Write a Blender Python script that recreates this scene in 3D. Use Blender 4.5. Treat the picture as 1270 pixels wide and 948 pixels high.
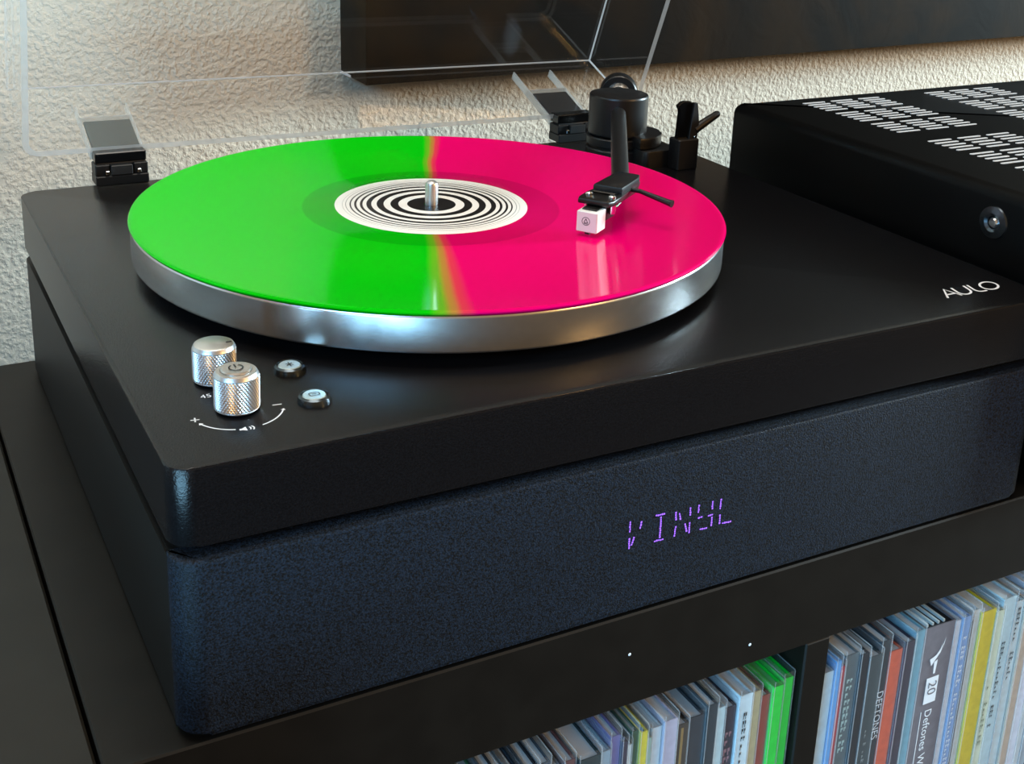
import bpy, bmesh, math, random
from mathutils import Vector, Matrix
random.seed(7)
for _o in list(bpy.data.objects): bpy.data.objects.remove(_o)
S = bpy.context.scene
COL = S.collection
PI = math.pi

# ------------------------------------------------------------------ camera
cam = bpy.data.cameras.new('camera'); camo = bpy.data.objects.new('camera', cam); COL.objects.link(camo)
rz, rx, ro = -0.4948173734631548, 1.2695604788391823, 0.03618250065153752
M = Matrix.Rotation(rz, 4, 'Z') @ Matrix.Rotation(rx, 4, 'X') @ Matrix.Rotation(ro, 4, 'Z')
M.translation = Vector((-0.2603550, -0.5634165, 0.2116317))
camo.matrix_world = M
cam.sensor_width = 36; cam.lens = 1554.305 / 1270 * 36
cam.shift_x = 8.179 / 1270; cam.shift_y = -202.91 / 1270
cam.clip_start = 0.01
S.camera = camo

# ------------------------------------------------------------------ light
S.view_settings.view_transform = 'Standard'; S.view_settings.look = 'None'
S.view_settings.gamma = 1; S.view_settings.use_curve_mapping = False
S.view_settings.exposure = 0.0
w = bpy.data.worlds.new('room_light'); S.world = w; w.use_nodes = True
w.node_tree.nodes['Background'].inputs[0].default_value = (1.0, 0.62, 0.28, 1)
w.node_tree.nodes['Background'].inputs[1].default_value = 0.38
def area(name, loc, target, sx, sy, power, color):
    l = bpy.data.lights.new(name, 'AREA'); l.shape = 'RECTANGLE'; l.size = sx; l.size_y = sy
    l.energy = power; l.color = color
    o = bpy.data.objects.new(name, l); COL.objects.link(o); o.location = loc
    o.rotation_euler = (Vector(target) - Vector(loc)).to_track_quat('-Z', 'Y').to_euler()
    return o
area('window_light_side', (3.0, -0.62, 0.56), (0.1, 0.3, 0.05), 0.42, 0.5, 176, (0.68, 0.90, 1.0))
area('window_light_front', (-2.30, -1.75, 1.32), (-0.05, -0.15, 0.0), 1.4, 0.55, 50, (0.26, 0.63, 1.0))
area('warm_lamp_light', (1.3, -2.2, 0.9), (0.2, 0.3, 0.0), 0.5, 0.5, 17, (1.0, 0.54, 0.18))
area('window_light_low', (-2.05, -1.75, -0.75), (0.0, -0.15, -0.1), 1.8, 0.9, 125, (0.32, 0.70, 1.0))
area('ceiling_light', (-0.20, -0.12, 2.0), (-0.2, -0.12, 0.0), 1.2, 0.8, 25, (1.0, 0.96, 0.88))

# ------------------------------------------------------------------ helpers
def lin(c):
    return tuple(((v/255)/12.92 if v/255 <= .04045 else (((v/255)+.055)/1.055)**2.4) for v in c) + (1,)
MATS = {}
def mat(name, rgb, rough=.5, metal=0., spec=.5, bump=None, grain=None, emit=None, coat=0., aniso=0., linear=False):
    if name in MATS: return MATS[name]
    m = bpy.data.materials.new(name); m.use_nodes = True; nt = m.node_tree; b = nt.nodes['Principled BSDF']
    c = rgb if linear else lin(rgb)
    b.inputs['Base Color'].default_value = c
    b.inputs['Roughness'].default_value = rough; b.inputs['Metallic'].default_value = metal
    b.inputs['Specular IOR Level'].default_value = spec
    b.inputs['Coat Weight'].default_value = coat
    b.inputs['Anisotropic'].default_value = aniso
    tc = nt.nodes.new('ShaderNodeTexCoord')
    if grain:                       # (scale, amount): fine colour grain in object space
        n = nt.nodes.new('ShaderNodeTexNoise'); n.inputs['Scale'].default_value = grain[0]; n.inputs['Detail'].default_value = 3
        nt.links.new(tc.outputs['Object'], n.inputs['Vector'])
        r = nt.nodes.new('ShaderNodeMapRange'); r.inputs[1].default_value = .36; r.inputs[2].default_value = .64
        r.inputs[3].default_value = 1-grain[1]; r.inputs[4].default_value = 1+grain[1]
        nt.links.new(n.outputs['Fac'], r.inputs[0])
        mx = nt.nodes.new('ShaderNodeMix'); mx.data_type = 'RGBA'; mx.blend_type = 'MULTIPLY'; mx.inputs[0].default_value = 1
        mx.inputs[6].default_value = c; nt.links.new(r.outputs[0], mx.inputs[7]); nt.links.new(mx.outputs[2], b.inputs['Base Color'])
    if bump:                        # (scale, strength, distance)
        n = nt.nodes.new('ShaderNodeTexNoise'); n.inputs['Scale'].default_value = bump[0]; n.inputs['Detail'].default_value = 2
        nt.links.new(tc.outputs['Object'], n.inputs['Vector'])
        bp = nt.nodes.new('ShaderNodeBump'); bp.inputs['Strength'].default_value = bump[1]; bp.inputs['Distance'].default_value = bump[2]
        nt.links.new(n.outputs['Fac'], bp.inputs['Height']); nt.links.new(bp.outputs[0], b.inputs['Normal'])
    if emit:
        b.inputs['Emission Color'].default_value = lin(emit[0]); b.inputs['Emission Strength'].default_value = emit[1]
    MATS[name] = m
    return m

def obj(name, bm, m, parent=None, smooth=False, loc=None):
    me = bpy.data.meshes.new(name)
    bmesh.ops.recalc_face_normals(bm, faces=bm.faces)
    bm.to_mesh(me); bm.free()
    for mm in (m if isinstance(m, (list, tuple)) else [m]): me.materials.append(mm)
    if smooth:
        for p in me.polygons: p.use_smooth = p.area < .0004      # large flats keep their own normal
        try: me.set_sharp_from_angle(angle=math.radians(35))
        except Exception: pass
    o = bpy.data.objects.new(name, me); COL.objects.link(o)
    if parent: o.parent = parent
    if loc: o.location = loc
    return o
def tag(o, label=None, cat=None, group=None, kind=None):
    for k, v in (('label', label), ('category', cat), ('group', group), ('kind', kind)):
        if v: o[k] = v
    return o
def thing(name, loc, label, cat, group=None):
    o = bpy.data.objects.new(name, None); COL.objects.link(o); o.location = loc; o.empty_display_size = .02
    return tag(o, label, cat, group)
def child(parent, world):            # world point -> parent's local (unrotated empties)
    return Vector(world) - parent.location

def box(x0, x1, y0, y1, z0, z1, bev=0, seg=2, bm=None):
    b2 = bmesh.new()
    bmesh.ops.create_cube(b2, size=1)
    for v in b2.verts:
        v.co = Vector(((x0+x1)/2 + v.co.x*(x1-x0), (y0+y1)/2 + v.co.y*(y1-y0), (z0+z1)/2 + v.co.z*(z1-z0)))
    if bev: bmesh.ops.bevel(b2, geom=b2.edges[:], offset=bev, segments=seg, profile=.5, affect='EDGES')
    if bm is None: return b2
    join(bm, b2); return bm
def join(bm, b2, mtx=None):
    if mtx is not None: b2.transform(mtx)
    me = bpy.data.meshes.new('tmp'); b2.to_mesh(me); b2.free(); bm.from_mesh(me); bpy.data.meshes.remove(me)
    return bm
def rrect(x0, x1, y0, y1, r, n=6):   # rounded rectangle outline; r = radius or 4 radii (fl, fr, br, bl)
    rs = [r]*4 if not isinstance(r, (tuple, list)) else r
    pts = []
    for (cx, cy, a0), q in zip(((x0, y0, PI), (x1, y0, 1.5*PI), (x1, y1, 0), (x0, y1, .5*PI)), rs):
        ox = cx + (q if cx == x0 else -q); oy = cy + (q if cy == y0 else -q)
        for k in range(n+1):
            a = a0 + k/n*PI/2; pts.append((ox + q*math.cos(a), oy + q*math.sin(a)))
    return pts
def prism(pts, z0, z1, bev=0, seg=2, bm=None):
    b2 = bmesh.new()
    lo = [b2.verts.new((x, y, z0)) for x, y in pts]; hi = [b2.verts.new((x, y, z1)) for x, y in pts]
    n = len(pts); b2.faces.new(lo[::-1]); b2.faces.new(hi)
    for i in range(n): b2.faces.new((lo[i], lo[(i+1) % n], hi[(i+1) % n], hi[i]))
    if bev:
        b2.edges.ensure_lookup_table()
        es = [e for e in b2.edges if abs(e.verts[0].co.z-e.verts[1].co.z) < 1e-7]
        bmesh.ops.bevel(b2, geom=es, offset=bev, segments=seg, profile=.5, affect='EDGES')
    if bm is None: return b2
    join(bm, b2); return bm
def lathe(prof, n=48, c=(0, 0, 0), bm=None, mtx=None):      # prof: [(r,z)...] axis z
    b2 = bmesh.new(); rings = []
    for r, z in prof:
        if r < 1e-7: rings.append([b2.verts.new((0, 0, z))])
        else: rings.append([b2.verts.new((r*math.cos(2*PI*k/n), r*math.sin(2*PI*k/n), z)) for k in range(n)])
    for a, b in zip(rings, rings[1:]):
        for k in range(n):
            k2 = (k+1) % n
            if len(a) == 1 and len(b) == 1: continue
            if len(a) == 1: b2.faces.new((a[0], b[k], b[k2]))
            elif len(b) == 1: b2.faces.new((a[k], a[k2], b[0]))
            else: b2.faces.new((a[k], a[k2], b[k2], b[k]))
    b2.transform(Matrix.Translation(c) if mtx is None else mtx)
    if bm is None: return b2
    join(bm, b2); return bm
def axis_mtx(p, d):                  # z axis -> d, origin -> p
    q = Vector(d).normalized().to_track_quat('Z', 'Y'); m = q.to_matrix().to_4x4(); m.translation = Vector(p); return m
def tube(pts, r, n=10, bm=None):
    b2 = bmesh.new(); P = [Vector(p) for p in pts]; rings = []
    R = r if isinstance(r, (list, tuple)) else [r]*len(P)
    for i, p in enumerate(P):
        d = ((P[i+1]-p).normalized() if i+1 < len(P) else Vector()) + ((p-P[i-1]).normalized() if i else Vector())
        m = axis_mtx(p, d)
        rings.append([b2.verts.new(m @ Vector((R[i]*math.cos(2*PI*k/n), R[i]*math.sin(2*PI*k/n), 0))) for k in range(n)])
    for a, b in zip(rings, rings[1:]):
        for k in range(n): b2.faces.new((a[k], a[(k+1) % n], b[(k+1) % n], b[k]))
    b2.faces.new(rings[0][::-1]); b2.faces.new(rings[-1])
    if bm is None: return b2
    join(bm, b2); return bm
def ribbon(pts, wd, z, bm=None, th=.00012, closed=False):      # flat printed stroke lying in a z plane
    b2 = bm if bm is not None else bmesh.new()
    P = [Vector((p[0], p[1])) for p in pts]; n = len(P); L = []; Rr = []
    for i in range(n):
        a = P[i-1] if (i or closed) else P[i]; b = P[(i+1) % n] if (i+1 < n or closed) else P[i]
        d = (b-a).normalized(); nn = Vector((-d.y, d.x))*wd/2
        L.append(b2.verts.new((P[i].x+nn.x, P[i].y+nn.y, z+th))); Rr.append(b2.verts.new((P[i].x-nn.x, P[i].y-nn.y, z+th)))
    for i in range(n if closed else n-1):
        j = (i+1) % n; b2.faces.new((L[i], Rr[i], Rr[j], L[j]))
    return b2
def text_mesh(body, size, mtx, m, name, parent, align='LEFT', sx=1.0):
    cu = bpy.data.curves.new(name, 'FONT'); cu.body = body; cu.size = size; cu.align_x = align; cu.align_y = 'CENTER'; cu.resolution_u = 3
    t = bpy.data.objects.new(name, cu); COL.objects.link(t)
    bpy.context.view_layer.update()
    me = bpy.data.meshes.new_from_object(t.evaluated_get(bpy.context.evaluated_depsgraph_get()))
    bpy.data.objects.remove(t); bpy.data.curves.remove(cu)
    me.transform(mtx @ Matrix.Diagonal((sx, 1, 1, 1)))
    me.materials.clear(); me.materials.append(m)
    o = bpy.data.objects.new(name, me); COL.objects.link(o); o.parent = parent
    return o

# ------------------------------------------------------------------ key dimensions (metres, plinth top = z 0, spindle = origin)
XL, XR, YF, YB = -.1786, .2567, -.1791, .1851
ZU = -.0307; ZLT = -.0382; ZLB = -.108; YG = -.1815
ZSH = -.1107; SHF = -.1812; SHB = .196; SHT = .0476; ZSB = ZSH-SHT
YW = .335
HR = .0253

# ------------------------------------------------------------------ special materials
def wall_material():
    m = bpy.data.materials.new('textured_plaster'); m.use_nodes = True; nt = m.node_tree; b = nt.nodes['Principled BSDF']
    b.inputs['Base Color'].default_value = (.72, .64, .52, 1); b.inputs['Roughness'].default_value = .75; b.inputs['Specular IOR Level'].default_value = .25
    tc = nt.nodes.new('ShaderNodeTexCoord')
    n1 = nt.nodes.new('ShaderNodeTexNoise'); n1.inputs['Scale'].default_value = 250; n1.inputs['Detail'].default_value = 3.0; n1.inputs['Distortion'].default_value = 0.
    n2 = nt.nodes.new('ShaderNodeTexNoise'); n2.inputs['Scale'].default_value = 480; n2.inputs['Detail'].default_value = 2
    for n in (n1, n2): nt.links.new(tc.outputs['Object'], n.inputs['Vector'])
    mr = nt.nodes.new('ShaderNodeMapRange'); mr.interpolation_type = 'SMOOTHSTEP'
    mr.inputs[1].default_value = .36; mr.inputs[2].default_value = .66
    nt.links.new(n1.outputs['Fac'], mr.inputs[0])
    ad = nt.nodes.new('ShaderNodeMath'); ad.operation = 'MULTIPLY_ADD'; ad.inputs[1].default_value = .25
    nt.links.new(n2.outputs['Fac'], ad.inputs[0]); nt.links.new(mr.outputs[0], ad.inputs[2])
    bp = nt.nodes.new('ShaderNodeBump'); bp.inputs['Strength'].default_value = .55; bp.inputs['Distance'].default_value = .0012
    nt.links.new(ad.outputs[0], bp.inputs['Height']); nt.links.new(bp.outputs[0], b.inputs['Normal'])
    return m
def clear_material(name, tint, refl, rough, haze=0.0, haze_col=(1, 1, 1)):
    m = bpy.data.materials.new(name); m.use_nodes = True; nt = m.node_tree
    nt.nodes.remove(nt.nodes['Principled BSDF']); out = nt.nodes['Material Output']
    t = nt.nodes.new('ShaderNodeBsdfTransparent'); t.inputs[0].default_value = tint
    g = nt.nodes.new('ShaderNodeBsdfGlossy'); g.inputs['Roughness'].default_value = rough; g.inputs[0].default_value = (1, 1, 1, 1)
    # Schlick reflectance that is the same from both sides of the sheet
    ge = nt.nodes.new('ShaderNodeNewGeometry'); dp = nt.nodes.new('ShaderNodeVectorMath'); dp.operation = 'DOT_PRODUCT'
    nt.links.new(ge.outputs['Normal'], dp.inputs[0]); nt.links.new(ge.outputs['Incoming'], dp.inputs[1])
    def mth(op, a_, b_=None):
        n = nt.nodes.new('ShaderNodeMath'); n.operation = op; n.use_clamp = op in ('SUBTRACT', 'MULTIPLY_ADD')
        nt.links.new(a_, n.inputs[0]) if hasattr(a_, 'node') else setattr(n.inputs[0], 'default_value', a_)
        if b_ is not None: nt.links.new(b_, n.inputs[1]) if hasattr(b_, 'node') else setattr(n.inputs[1], 'default_value', b_)
        return n
    ab = mth('ABSOLUTE', dp.outputs['Value']); om = mth('SUBTRACT', 1.0, ab.outputs[0]); pw = mth('POWER', om.outputs[0], 5.0)
    mu = mth('MULTIPLY_ADD', pw.outputs[0], .96*refl); mu.inputs[2].default_value = .04*refl
    mx = nt.nodes.new('ShaderNodeMixShader'); nt.links.new(mu.outputs[0], mx.inputs[0]); nt.links.new(t.outputs[0], mx.inputs[1]); nt.links.new(g.outputs[0], mx.inputs[2])
    last = mx
    if haze:
        dd = nt.nodes.new('ShaderNodeBsdfDiffuse'); dd.inputs[0].default_value = (*haze_col, 1)
        tl = nt.nodes.new('ShaderNodeBsdfTranslucent'); tl.inputs[0].default_value = (*haze_col, 1)
        ad = nt.nodes.new('ShaderNodeMixShader'); ad.inputs[0].default_value = .5
        nt.links.new(dd.outputs[0], ad.inputs[1]); nt.links.new(tl.outputs[0], ad.inputs[2])
        m2 = nt.nodes.new('ShaderNodeMixShader'); m2.inputs[0].default_value = haze
        nt.links.new(mx.outputs[0], m2.inputs[1]); nt.links.new(ad.outputs[0], m2.inputs[2]); last = m2
    nt.links.new(last.outputs[0], out.inputs[0])
    return m
ACRYL = clear_material('clear_acrylic', (.985, .985, .985, 1), 1.0, .02)
ACRYL_EDGE = clear_material('acrylic_cut_edge', (.93, .94, .95, 1), 1.0, .15, .45, (.80, .81, .82))
SOCKET = clear_material('moulded_clear_plastic', (.95, .96, .96, 1), 1.5, .10, .30, (.86, .86, .84))
FILM = clear_material('clear_plastic_film', (.97, .98, .99, 1), 1.6, .12, .05, (.8, .88, .95))
FILM_EDGE = clear_material('plastic_film_edge', (.95, .97, .99, 1), 1.6, .1, .16, (.85, .9, .94))

BLACK_PAINT = mat('satin_black_grain', (15, 15, 17), .25, spec=.27, bump=(1300, .6, .0002), grain=(1300, .3))
BODY_PAINT = mat('satin_black_body', (15, 15, 14), .5, spec=.3, bump=(1500, .2, .0003), grain=(900, .2))
GRILLE = mat('navy_speaker_cloth', (14, 23, 34), .6, spec=.25, bump=(1500, .9, .0004), grain=(1150, 1.0))
ALU = mat('brushed_aluminium', (206, 208, 210), .27, metal=1., grain=(300, .03))
ALU_KNOB = mat('knurled_aluminium', (205, 208, 212), .36, metal=1.)
ALU_TOP = mat('turned_aluminium', (205, 203, 200), .32, metal=1., aniso=.5)
CHROME = mat('chrome', (225, 228, 232), .12, metal=1.)
BLK_SAT = mat('tonearm_black', (17, 17, 18), .36, spec=.5)
BLK_PLA = mat('black_plastic', (12, 12, 13), .45, spec=.4)
BLK_GLOSS = mat('gloss_black', (8, 8, 9), .18, spec=.5)
DARK_GREY = mat('dark_grey_metal', (74, 80, 78), .5, spec=.4, grain=(700, .08))
RUBBER = mat('rubber', (9, 9, 9), .8, spec=.2)
PRINT = mat('white_print', (225, 228, 232), .6)
PRINT_DK = mat('dark_print', (28, 30, 34), .6)
LED = mat('violet_led', (20, 10, 40), .5, emit=((150, 96, 255), 2.2))
WHITE_PLA = mat('white_plastic', (232, 232, 230), .35)
BUTTON_CAP = mat('pale_metal_button', (196, 214, 214), .3, metal=.6)
WOOD = mat('black_brown_veneer', (17, 15, 12), .45, spec=.25, grain=(60, .18))
WOOD2 = mat('black_brown_cabinet', (28, 27, 23), .5, spec=.3, grain=(50, .12))
RECV = mat('black_steel_cover', (4, 4, 4), .4, spec=.10, bump=(2200, .2, .0003))
SLOT = mat('slot_glint_paint', (205, 207, 210), .4, metal=0.)  # pale matte colour stands in for light caught on the slot edges

# ------------------------------------------------------------------ setting
o = obj('wall_back', box(-2.2, 3.6, YW, YW+.1, -.888, 1.7), wall_material()); tag(o, kind='structure')
FLOOR = mat('floor_boards', (62, 48, 37), .5, grain=(8, .2))
o = obj('floor', box(-2.2, 3.6, -3.6, YW, -.93, -.888), FLOOR); tag(o, kind='structure')

# ------------------------------------------------------------------ shelf unit and neighbouring cabinet
SX0, SX1 = -.2065, .86
shelf = thing('shelf_unit', (.3, 0, -.888), 'black-brown open cube shelf unit holding the turntable, with records below', 'shelf')
def sh(name, x0, x1, y0, y1, z0, z1, bev=.0008):
    c = shelf.location
    return obj(name, box(x0-c.x, x1-c.x, y0-c.y, y1-c.y, z0-c.z, z1-c.z, bev, 1), WOOD, shelf)
sh('top_panel', SX0, SX1, SHF, SHB, ZSB, ZSH)
zmid = ZSB-.335
sh('middle_shelf', SX0+.0386, SX1-.0386, SHF+.002, SHB, zmid-.016, zmid)
sh('bottom_panel', SX0, SX1, SHF, SHB, -.888, -.850)
sh('side_panel', SX0, SX0+.0386, SHF, SHB, -.85, ZSB); sh('side_panel', SX1-.0386, SX1, SHF, SHB, -.85, ZSB)
for x in (.1192, .4700):
    sh('divider', x, x+.0153, SHF+.0004, SHB, zmid, ZSB); sh('divider', x, x+.0153, SHF+.0004, SHB, -.85, zmid-.016)
for x, z in ((.0154, -.1311), (.0833, -.1470)):
    c = shelf.location
    obj('paint_speck', lathe([(0, .0003), (.0006, .0002), (.0008, 0)], 8, mtx=axis_mtx((x-c.x, SHF-c.y, z-c.z), (.0, -1, 0))), PRINT, shelf)
cab = thing('side_cabinet', (-.45, 0, -.888), 'plain dark cabinet top standing against the left end of the shelf', 'cabinet')
def cb(name, x0, x1, y0, y1, z0, z1, m=WOOD2, bev=.0012):
    c = cab.location; return obj(name, box(x0-c.x, x1-c.x, y0-c.y, y1-c.y, z0-c.z, z1-c.z, bev, 1), m, cab)
cb('top_panel', -.70, -.2080, -.30, .187, ZSH-.030, ZSH)
cb('side_panel', -.70, -.68, -.29, .185, -.888, ZSH-.030); cb('side_panel', -.23, -.2085, -.29, .185, -.888, ZSH-.030)
cb('door', -.678, -.232, -.298, -.278, -.86, ZSH-.034); cb('back_panel', -.68, -.23, .175, .185, -.888, ZSH-.03)
cb('base_panel', -.68, -.23, -.27, .175, -.888, -.865)

# ------------------------------------------------------------------ wall picture
def canvas_material():
    m = mat('dark_painted_canvas', (30, 28, 25), .65, spec=.12); nt = m.node_tree; b = nt.nodes['Principled BSDF']
    tc = nt.nodes.new('ShaderNodeTexCoord')
    n = nt.nodes.new('ShaderNodeTexNoise'); n.inputs['Scale'].default_value = 5.5; n.inputs['Detail'].default_value = 5; n.inputs['Distortion'].default_value = 1.2
    nt.links.new(tc.outputs['Object'], n.inputs['Vector'])
    r = nt.nodes.new('ShaderNodeValToRGB'); e = r.color_ramp.elements
    e[0].position = .42; e[0].color = lin((23, 22, 20)); e[1].position = .74; e[1].color = lin((54, 38, 18))
    nt.links.new(n.outputs['Fac'], r.inputs[0]); nt.links.new(r.outputs[0], b.inputs['Base Color'])
    n2 = nt.nodes.new('ShaderNodeTexNoise'); n2.inputs['Scale'].default_value = 22; n2.inputs['Detail'].default_value = 4; n2.inputs['Distortion'].default_value = 2
    nt.links.new(tc.outputs['Object'], n2.inputs['Vector'])
    bp = nt.nodes.new('ShaderNodeBump'); bp.inputs['Strength'].default_value = .12; bp.inputs['Distance'].default_value = .003
    nt.links.new(n2.outputs['Fac'], bp.inputs['Height']); nt.links.new(bp.outputs[0], b.inputs['Normal'])
    return m
art = thing('wall_painting', (.55, YW-.026, .0332), 'large dark painted canvas hanging on the textured wall behind the turntable', 'painting')
art.rotation_euler = (0, -.0095, 0)
c = art.location
obj('canvas', box(.0758-c.x, 1.02-c.x, .2815-c.y, YW-c.y-.0008, 0, .62, .0012, 2), canvas_material(), art, True)
obj('bare_edge_patch', box(.0752-c.x, .0760-c.x, .312-c.y, YW-.002-c.y, .0004, .0022), PRINT, art)

# ------------------------------------------------------------------ receiver
rec = thing('stereo_receiver', (.48, -.05, ZSH), 'black steel receiver with slotted top standing right of the turntable', 'receiver')
c = rec.location; RX0, RX1, RY0, RY1, RZ1 = .2665, .705, -.175, .0955, .0412
def rl(x, y, z): return (x-c.x, y-c.y, z-c.z)
b = prism(rrect(RX0-c.x, RX1-c.x, RY0-c.y, RY1-c.y, .002, 2), .012, RZ1-c.z, .0065, 4)
obj('cover', b, RECV, rec, True)
obj('front_panel', box(RX0-c.x, RX1-c.x, RY0-.018-c.y, RY0-.0005-c.y, .010, RZ1-c.z-.001, .003, 3), BLK_PLA, rec, True)
for x in (RX0+.05, RX1-.05):
    for y in (RY0+.03, RY1-.03):
        obj('foot', lathe([(0, 0), (.017, 0), (.019, .003), (.019, .011), (0, .011)], 20, (x-c.x, y-c.y, 0)), RUBBER, rec, True)
sp = None
SLW, SLL = .0019, .0192
def slot_mesh():
    pts = []
    for k in range(5): a = PI/2 + PI*k/4; pts.append((-SLL/2+SLW/2 + SLW/2*math.cos(a), SLW/2*math.sin(a)))
    for k in range(5): a = -PI/2 + PI*k/4; pts.append((SLL/2-SLW/2 + SLW/2*math.cos(a), SLW/2*math.sin(a)))
    return prism(pts, 0, .0005)  # solid strip proud of the cover, painted as the lit slot opening
for gx, gy in ((.310, .0765), (.422, .0765), (.310, -.0365), (.422, -.0365)):
    for col in range(3):
        for row in range(3):
            for k in range(5):
                x = gx + col*.0247 + SLL/2; y = gy - row*.0325 - k*.0056
                p = rl(x, y, RZ1-.0002)
                if sp is None: sp = obj('vent_slot', slot_mesh(), SLOT, rec, loc=p)
                else:
                    q = sp.copy(); COL.objects.link(q); q.parent = rec; q.location = p
scr = obj('cover_screw', lathe([(0, -.0008), (.0032, -.0008), (.0036, .0006), (.0050, .0014), (.0086, .0009), (.0092, -.0004), (0, -.0004)], 36, mtx=axis_mtx(rl(RX0, -.1285, .0225), (-1, 0, 0))), mat('screw_washer', (88, 96, 104), .25, metal=1.), rec, True)
obj('screw_head', lathe([(0, .0012), (.0022, .0010), (.0030, 0), (.0030, -.001)], 24, mtx=axis_mtx(rl(RX0, -.1285, .0225), (-1, 0, 0))), CHROME, scr, True)

# ------------------------------------------------------------------ turntable
TT = thing('turntable', (0, 0, 0), 'black all-in-one turntable with speaker base, silver platter and raised clear lid', 'turntable')
plinth = obj('plinth', prism(rrect(XL, XR, YF, YB, .0095, 8), ZU, 0, .0009, 2), BLACK_PAINT, TT, True)
obj('shadow_gap_neck', box(XL+.012, XR-.012, YF+.014, YB-.012, ZLT-.001, ZU+.001), RUBBER, TT)
obj('speaker_body', prism(rrect(XL+.0004, XR-.0004, -.1690, YB, (.0005, .0005, .008, .008), 6), ZLB, ZLT, .0007, 1), BODY_PAINT, TT, True)
gr = obj('speaker_grille', prism(rrect(XL, XR, YG, -.1691, (.0105, .0105, .0006, .0006), 8), ZLB, -.0352, .0018, 3), GRILLE, TT, True)
for x in (XL+.05, XR-.05):
    for y in (-.13, .14):
        obj('foot', lathe([(0, ZSH), (.014, ZSH), (.014, ZLB+.0005), (0, ZLB+.0005)], 20, (x, y, 0)), RUBBER, TT, True)
# glowing word behind the cloth
STR = [(0.0103, -0.0636, 0.0105, -0.069), (0.0105, -0.0716, 0.0106, -0.077), (0.0162, -0.0649, 0.0156, -0.0686), (0.0129, -0.0716, 0.0116, -0.0756), (0.0231, -0.0641, 0.0281, -0.0642), (0.026, -0.0651, 0.0262, -0.0757), (0.0233, -0.0765, 0.0283, -0.0767), (0.0338, -0.0647, 0.034, -0.0691), (0.0342, -0.0718, 0.0339, -0.077), (0.0355, -0.0658, 0.0365, -0.0694), (0.039, -0.0717, 0.0403, -0.0762), (0.0412, -0.0644, 0.0416, -0.0686), (0.0415, -0.0717, 0.0417, -0.0772), (0.0458, -0.0642, 0.0457, -0.0683), (0.0457, -0.0708, 0.0483, -0.0706), (0.0531, -0.0641, 0.0532, -0.0684), (0.0511, -0.071, 0.0539, -0.0709), (0.0535, -0.0719, 0.0535, -0.0767), (0.0472, -0.0767, 0.0514, -0.0769), (0.0576, -0.0641, 0.0576, -0.0694), (0.0578, -0.0719, 0.058, -0.0768), (0.0593, -0.0768, 0.0645, -0.077)]
b = bmesh.new(); rnd = random.Random(3)
for x0, z0, x1, z1 in STR:
    L = math.hypot(x1-x0, z1-z0); n = max(2, round(L/.0011)); dx, dz = (x1-x0)/L, (z1-z0)/L
    for k in range(n):
        t0 = (k+.08)/n*L; t1 = (k+.86)/n*L; wd = .00025+.00014*rnd.random(); j = (rnd.random()-.5)*.0002
        q = [(x0+dx*t-dz*(s+j/wd)*wd, YG-.0002, z0+dz*t+dx*(s+j/wd)*wd) for t, s in ((t0, -1), (t1, -1), (t1, 1), (t0, 1))]
        b.faces.new([b.verts.new(p) for p in q])
e = obj('display_text', b, LED, gr); tag(e, 'glowing violet dotted word VINYL')
# logo on plinth
b = bmesh.new(); lw = .0012
def strokes(seq, fx): 
    for s in seq: ribbon([fx(*p) for p in s], lw, 0, b)
lx, ly, lh = .2050, -.1597, .0098
sk = .0030                                             # slight slant of the mark
def lf(u, v): return (lx+u*.001+v*.001*.28, ly+v*.00098)
arcp = lambda cx, cy, rx_, ry_, a0, a1, n=14: [(cx+rx_*math.cos(math.radians(a0+(a1-a0)*k/n)), cy+ry_*math.sin(math.radians(a0+(a1-a0)*k/n))) for k in range(n+1)]
strokes([[(0, 0), (4.4, 10), (9.6, 0)], [(2.0, 3.6), (7.6, 3.6)]], lf)
strokes([[(9.6, 10), (9.6, 4.5)] + arcp(13.8, 4.5, 4.2, 4.3, 180, 360) + [(18, 10)]], lf)
strokes([[(20.6, 10), (20.6, 4.0)] + arcp(24.0, 4.0, 3.4, 3.8, 180, 270, 6) + [(27, .2)]], lf)
strokes([arcp(32.2, 5, 5.4, 4.8, 0, 360, 28)], lf)
e = obj('maker_logo', b, PRINT, plinth); tag(e, 'white printed letters AULO')
# control markings
K1 = (-.1445, -.1125); K2 = (-.1437, -.1405)
b = bmesh.new()
ar = lambda a0, a1, r=.0172, n=12: [(K2[0]+r*math.cos(math.radians(a0+(a1-a0)*k/n)), K2[1]+r*math.sin(math.radians(a0+(a1-a0)*k/n))) for k in range(n+1)]
ribbon(ar(206, 252), .0006, 0, b); ribbon(ar(286, 333), .0006, 0, b)
for a, sgn in ((206, -1), (333, 1)):
    p = Vector(ar(a, a+1)[0]); t = Vector((-math.sin(math.radians(a)), math.cos(math.radians(a))))*sgn; n_ = Vector((-t.y, t.x))
    vs = [b.verts.new((*(q), .00013)) for q in (p+t*.0014, p+n_*.0010, p-n_*.0010)]; b.faces.new(vs)
ribbon([(-.1620, -.1432), (-.1588, -.1438)], .0006, 0, b); ribbon([(-.1601, -.1418), (-.1607, -.1452)], .0006, 0, b)
ribbon([(-.1308, -.1429), (-.1273, -.1433)], .0006, 0, b)
sx, sy = -.1462, -.1577                                # loudspeaker icon
for q in ([(sx-.0016, sy-.0006), (sx-.0006, sy-.0006), (sx-.0006, sy+.0006), (sx-.0016, sy+.0006)], [(sx-.0006, sy-.0006), (sx+.0010, sy-.0016), (sx+.0010, sy+.0016), (sx-.0006, sy+.0006)]):
    b.faces.new([b.verts.new((*p, .00012)) for p in q])
ribbon([(sx+.0016+.0010*math.cos(a), sy+.0012*math.sin(a)) for a in (-1, -.5, 0, .5, 1)], .0005, 0, b)
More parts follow.
